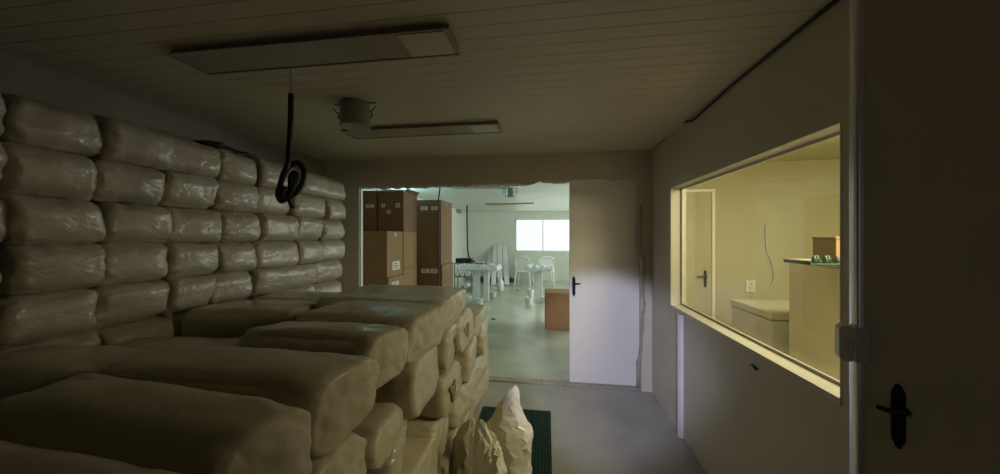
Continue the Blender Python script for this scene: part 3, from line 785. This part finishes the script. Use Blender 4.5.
def bucket(x, y, z, r, h_, label, grp):
    t = empty('plastic_tub', (x, y, z)); bm = bmesh.new()
    lathe(bm, [(r*.85, 0), (r, h_*.9), (r*1.06, h_*.92), (r*1.06, h_), (r*.97, h_), (r*.8, h_*.1)], 20); obj('tub', bm, M['white'], t, smooth=False)
    bm = bmesh.new(); tube(bm, [(r*1.05*math.cos(a_*PI/10), -.5*r*math.sin(a_*PI/10)-r*.3, h_*.8-.3*h_*math.sin(a_*PI/10)) for a_ in range(11)], .006, 6); obj('handle', bm, M['steel'], t)
    return tag(t, label, 'tub', grp)
bx_ = at_h(500.5, 290.5, 0); bottle(bx_.x, bx_.y, 0, .095, .40, 'white plastic jug standing alone on the far floor', M['white'], cap=2, name='plastic_jug', cat='jug')
for (px, py, r, h_, lb) in ((469, 303, .07, .17, 'white tub left of the left far table legs'), (480, 304, .08, .13, 'white tub between the legs of the left far table'), (493, 296.5, .09, .13, 'white tub right of the left far table'), (529, 304, .085, .16, 'white tub left of the right far table leg'), (531, 297, .08, .2, 'taller white tub behind the right far table leg'), (545.0, 303, .08, .15, 'white tub right of the right far table leg')):
    p = at_h(px, py, 0); bucket(p.x, p.y, 0, r, h_, lb, 'white tubs around the table legs')
# red and white packet on left table
p = at_d(479.5, 262.5, 7.75); t = empty('packet', (p.x, p.y, ztp+.045)); boxo('pack', (-.10, .10, -.06, .06, 0, .07), M['white'], t, bev=.006); boxo('band', (-.101, .101, -.0615, .0615, .02, .05), M['red'], t)
tag(t, 'small red and white packet on the left far table', 'packet')
# leaning white boards against the far wall
for k, (px, top) in enumerate(((491, 252), (495.5, 246), (499.5, 244.5), (504.5, 246))):
    b0 = at_h([486, 494, 500, 507][k], 290, 0); tp_ = at_d(px, top, 11.0)
    b0.y = 10.3+.02*k; q = at_Y([487, 493.5, 500, 507][k], 290, b0.y); b0.x = q.x
    ty = FY-.03-.0*k; tp_ = at_Y(px, top, ty)
    L = math.hypot(tp_.z, ty-b0.y); tx = tp_.x-b0.x
    bm = bmesh.new(); wv = .075
    vs = box(bm, -wv, wv, -.02, .02, 0, 1, 0)
    for v in vs:
        f = v.co.z; v.co = Vector((v.co.x + tx*f, v.co.y + (ty-b0.y)*f, tp_.z*f + .02))
    bv = bmesh.ops.bevel(bm, geom=bm.edges[:], offset=.004, segments=1, affect='EDGES')
    tag(obj('leaning_board', bm, M['white'], loc=(b0.x, b0.y, 0)), 'white board leaning on the far wall, %s from the left of four' % ORD[k], 'board', 'white boards leaning on the far wall')
# dark green folded tarp along the foot of the far wall
a = at_Y(478, 281, 11.1); b = at_Y(514, 281, 11.1)
bm = bmesh.new(); n = 40
for i in range(n):
    x0 = (b.x-a.x)*i/n; x1 = (b.x-a.x)*(i+1)/n; hz_ = .12+.02*math.sin(i*1.1)
    box(bm, x0, x1, 0, .35+.02*math.sin(i), 0, hz_, 0)
bmesh.ops.remove_doubles(bm, verts=bm.verts, dist=.001)
tag(obj('folded_tarp', bm, M['green'], loc=(a.x, 11.0, 0)), 'dark green folded tarp along the foot of the far wall', 'tarp')
# two white plastic chairs at the far window
def chair(x, y, rz, label):
    t = empty('plastic_chair', (x, y, 0), rz)
    bm = bmesh.new(); box(bm, -.23, .23, -.22, .22, .42, .445, .01); obj('seat', bm, M['white'], t)
    for sx_ in (-1, 1):
        for sy__ in (-1, 1):
            bm = bmesh.new(); tube(bm, [(sx_*.26, sy__*.24, 0), (sx_*.21, sy__*.19, .43)], [.022, .028], 8); obj('leg', bm, M['white'], t)
        bm = bmesh.new(); tube(bm, spline([(sx_*.24, -.20, .43), (sx_*.27, -.22, .62), (sx_*.27, .0, .66), (sx_*.24, .20, .64)], 5), .022, 8); obj('armrest', bm, M['white'], t)
        bm = bmesh.new(); tube(bm, [(sx_*.20, .20, .43), (sx_*.22, .27, .84)], .025, 8); obj('back_post', bm, M['white'], t)
    for k in range(5):
        x_ = -.14+.07*k; bm = bmesh.new(); prism(bm, [(.21, .46), (.222, .46), (.282, .84), (.27, .84)], 0, x_-.029, x_+.029); obj('back_slat', bm, M['white'], t)
    bm = bmesh.new(); tube(bm, spline([(-.23, .27, .83), (-.1, .285, .90), (.1, .285, .90), (.23, .27, .83)], 5), .03, 8); obj('top_rail', bm, M['white'], t)
    tag(t, label, 'chair', 'white plastic chairs under the far window')
p = at_Y(524, 284, 10.6); chair(p.x, 10.6, math.radians(170), 'white plastic chair under the far window, left of the right table leg')
p = at_Y(545, 284, 10.7); chair(p.x, 10.7, math.radians(-172), 'white plastic chair under the far window, near the white door edge')
# clutter beyond the left table by the left wall
t = empty('low_rack', (at_Y(463, 290, 9.2).x, 9.2, 0))
for z in (.08, .42, .80): boxo('shelf', (-.22, .30, -.2, .2, z-.02, z), M['grey'], t)
for sx_ in (-.2, .28):
    for s in (-.18, .18): boxo('post', (sx_-.015, sx_+.015, s-.015, s+.015, 0, .80), M['grey'], t)
tag(t, 'low dark rack against the left wall beyond the left table', 'rack')
for k in range(5):
    bm = bmesh.new(); X0 = t.location.x-.15+.09*k
    z = .42+.07 if k < 3 else .08+.07
    z = [.49, .49, .49, .15, .15][k]; X0 = t.location.x+[-.13, .02, .17, -.05, .12][k]
    tube(bm, [(X0, 9.03, z), (X0, 9.35, z)], .068, 16); tag(obj('film_roll', bm, M['white'], smooth=False), 'white roll of film on the low rack, %s' % ['upper left', 'upper middle', 'upper right', 'lower left', 'lower right'][k], 'roll', 'rolls on the low rack')
tag(boxo('black_case', (t.location.x-.18, t.location.x+.26, 9.05, 9.35, .80, .93), M['black'], bev=.01), 'black case on top of the low dark rack', 'case')
# hanging dark cord
Y = 9.0; P = [at_Y(467, 203, Y), at_Y(467.2, 230, Y), at_Y(468, 252, Y), at_Y(471, 260, Y), at_Y(478, 262.5, Y)]; P[0].z = CEIL-.002; P.append(at_Y(485, 263, Y))
bm = bmesh.new(); tube(bm, spline(P, 6), .022, 8)
tag(obj('drop_cable', bm, M['cable'], smooth=True), 'dark cord dropping from the far room ceiling behind the left table', 'cable')
# vent on the left wall of the far room
p = at_X(458.5, 210, FLX)
t = empty('wall_vent', (FLX, p.y, p.z)); bm = bmesh.new(); box(bm, .001, .03, -.28, .28, -.11, .11, .006); obj('housing', bm, M['can'], t)
for k in range(5): boxo('louvre', (.03, .042, -.25, .25, -.09+.04*k, -.07+.04*k), M['grey'], t)
tag(t, 'small grey louvred vent high on the left wall of the far room', 'vent')
# scraps on the floor
for (px, py, lb) in ((493.5, 319.5, 'dark scrap on the far room floor near the opening'), (517.5, 291, 'small dark scrap between the two far tables')):
    p = at_h(px, py, 0); bm = bmesh.new(); r = bmesh.ops.create_icosphere(bm, subdivisions=2, radius=1)
    for v in r['verts']: v.co = Vector((v.co.x*.045, v.co.y*.03, .012+max(-.012, v.co.z*.014+.006*noise.noise(v.co*3))))
    tag(obj('floor_scrap', bm, M['grey'], loc=(p.x, p.y, 0)), lb, 'scrap')

# ------------------------------------------------------------ office furniture
# chest freezer
x0 = at_Y(731, 300, 3.65).x; x1 = at_Y(791, 300, 3.65).x; zt = at_Y(740, 299, 3.65).z
t = empty('chest_freezer', ((x0+x1)/2, 3.35, 0)); W = (x1-x0)/2
boxo('body', (-W, W, -.3, .3, .05, zt-.07), M['fridge'], t, bev=.015); boxo('lid', (-W-.006, W+.006, -.31, .31, zt-.065, zt), M['fridge'], t, bev=.015)
boxo('lid_handle', (-.10, .10, -.335, -.305, zt-.05, zt-.03), M['grey'], t, bev=.004)
for sx_ in (-1, 1):
    for s in (-1, 1): boxo('foot', (sx_*(W-.06)-.02, sx_*(W-.06)+.02, s*.24-.02, s*.24+.02, 0, .05), M['grey'], t)
tag(t, 'pale chest freezer in the office behind the glass', 'freezer')
# tall cream cabinet
Yc = 2.25; x0 = at_Y(789, 300, Yc+.5).x; zt = at_Y(820, 264, Yc).z; x1 = x0+.80
t = empty('cream_cabinet', ((x0+x1)/2, Yc+.25, 0)); W = (x1-x0)/2
boxo('body', (-W, W, -.25, .25, 0, zt-.03), M['cream_panel'], t, bev=.004)
boxo('worktop', (-W-.0, W+.015, -.27, .26, zt-.028, zt), M['cream_panel'], t, bev=.004)
boxo('edge_strip', (-W, -W+.012, -.256, -.25, .02, zt-.04), M['frame'], t)
boxo('paper_tag', (.20, .27, -.2545, -.2505, zt-.13, zt-.10), M['tape'], t)
tag(t, 'tall cream cabinet in the office at the near end of the glass', 'cabinet')
cx0 = (x0+x1)/2; cb_t = zt
# tray with bottles lying, wooden box
p = at_Y(820, 262, Yc)
t = empty('tray', (p.x+.06, Yc+.0, cb_t)); bm = bmesh.new(); box(bm, -.19, .19, -.11, .11, 0, .01, .003); box(bm, -.19, -.18, -.11, .11, .01, .022); box(bm, .18, .19, -.11, .11, .01, .022); obj('pan', bm, M['bottle'], t)
tag(t, 'thin dark green tray on the cream cabinet', 'tray')
for k in range(5):
    X_ = p.x-.06+.03*k; bm = bmesh.new(); lathe(bm, [(.010, 0), (.013, .006), (.013, .026), (.007, .034), (.006, .042)], 14)
    tag(obj('small_bottle', bm, M['bottle'], loc=(X_, Yc-.04+.02*(k % 2), cb_t+.011), smooth=True), 'small green bottle on the tray in the office, %s from the left' % ORD[k], 'bottle', 'small green bottles on the tray')
q = at_Y(838.5, 262, Yc)
t = empty('wooden_box', (q.x+.11, Yc+.02, cb_t+.0)); boxo('case', (-.10, .10, -.09, .09, .012, .15), M['card'], t, bev=.004); boxo('lid', (-.104, .104, -.094, .094, .15, .165), M['card'], t, bev=.003)
t.location.y += .1; 
tag(t, 'small wooden box on the cream cabinet behind the glass', 'box')
p = at_Y(798.5, 258, Yc); bm = bmesh.new(); lathe(bm, [(.01, 0), (.014, .006), (.013, .02), (.006, .026)], 12)
tag(obj('dark_knob', bm, M['black'], loc=(x0+.03, Yc-.0, cb_t), smooth=True), 'tiny dark stopper at the left corner of the cream cabinet', 'stopper')
# outlets on the office wall and red mark
for px, py, nm, lb in ((750, 286, 'wall_outlet', 'pale wall outlet on the far office wall right of the door'),):
    p = at_Y(px, py, OY1); t = empty(nm, (p.x, OY1, p.z)); boxo('plate', (-.05, .05, -.012, -.001, -.07, .07), M['white'], t, bev=.003)
    for s in (-.02, .02):
        bm = bmesh.new(); tube(bm, [(s*.6, -.0125, s), (s*.6, -.014, s)], .008, 10); obj('socket_hole', bm, M['grey'], t)
    tag(t, lb, 'outlet')
# hanging cord on office wall
bm = bmesh.new(); P = [at_Y(766, 225, OY1-.02), at_Y(767, 250, OY1-.02), at_Y(772, 262, OY1-.02), at_Y(774, 280, OY1-.02), at_Y(768, 292, OY1-.02)]
tube(bm, spline(P, 6), .006, 8); tag(obj('office_cord', bm, M['steel'], smooth=True), 'thin pale cord hanging on the far office wall above the freezer', 'cord')
# small scuff hook on wall below the window
p = at_X(753, 366, WX); bm = bmesh.new(); tube(bm, spline([at_X(751, 365, WX-.004), at_X(754, 367, WX-.012), at_X(757, 370, WX-.004)], 4), .006, 8)
tag(obj('wall_hook', bm, M['black'], smooth=True), 'small dark hook on the right wall under the office window', 'hook')
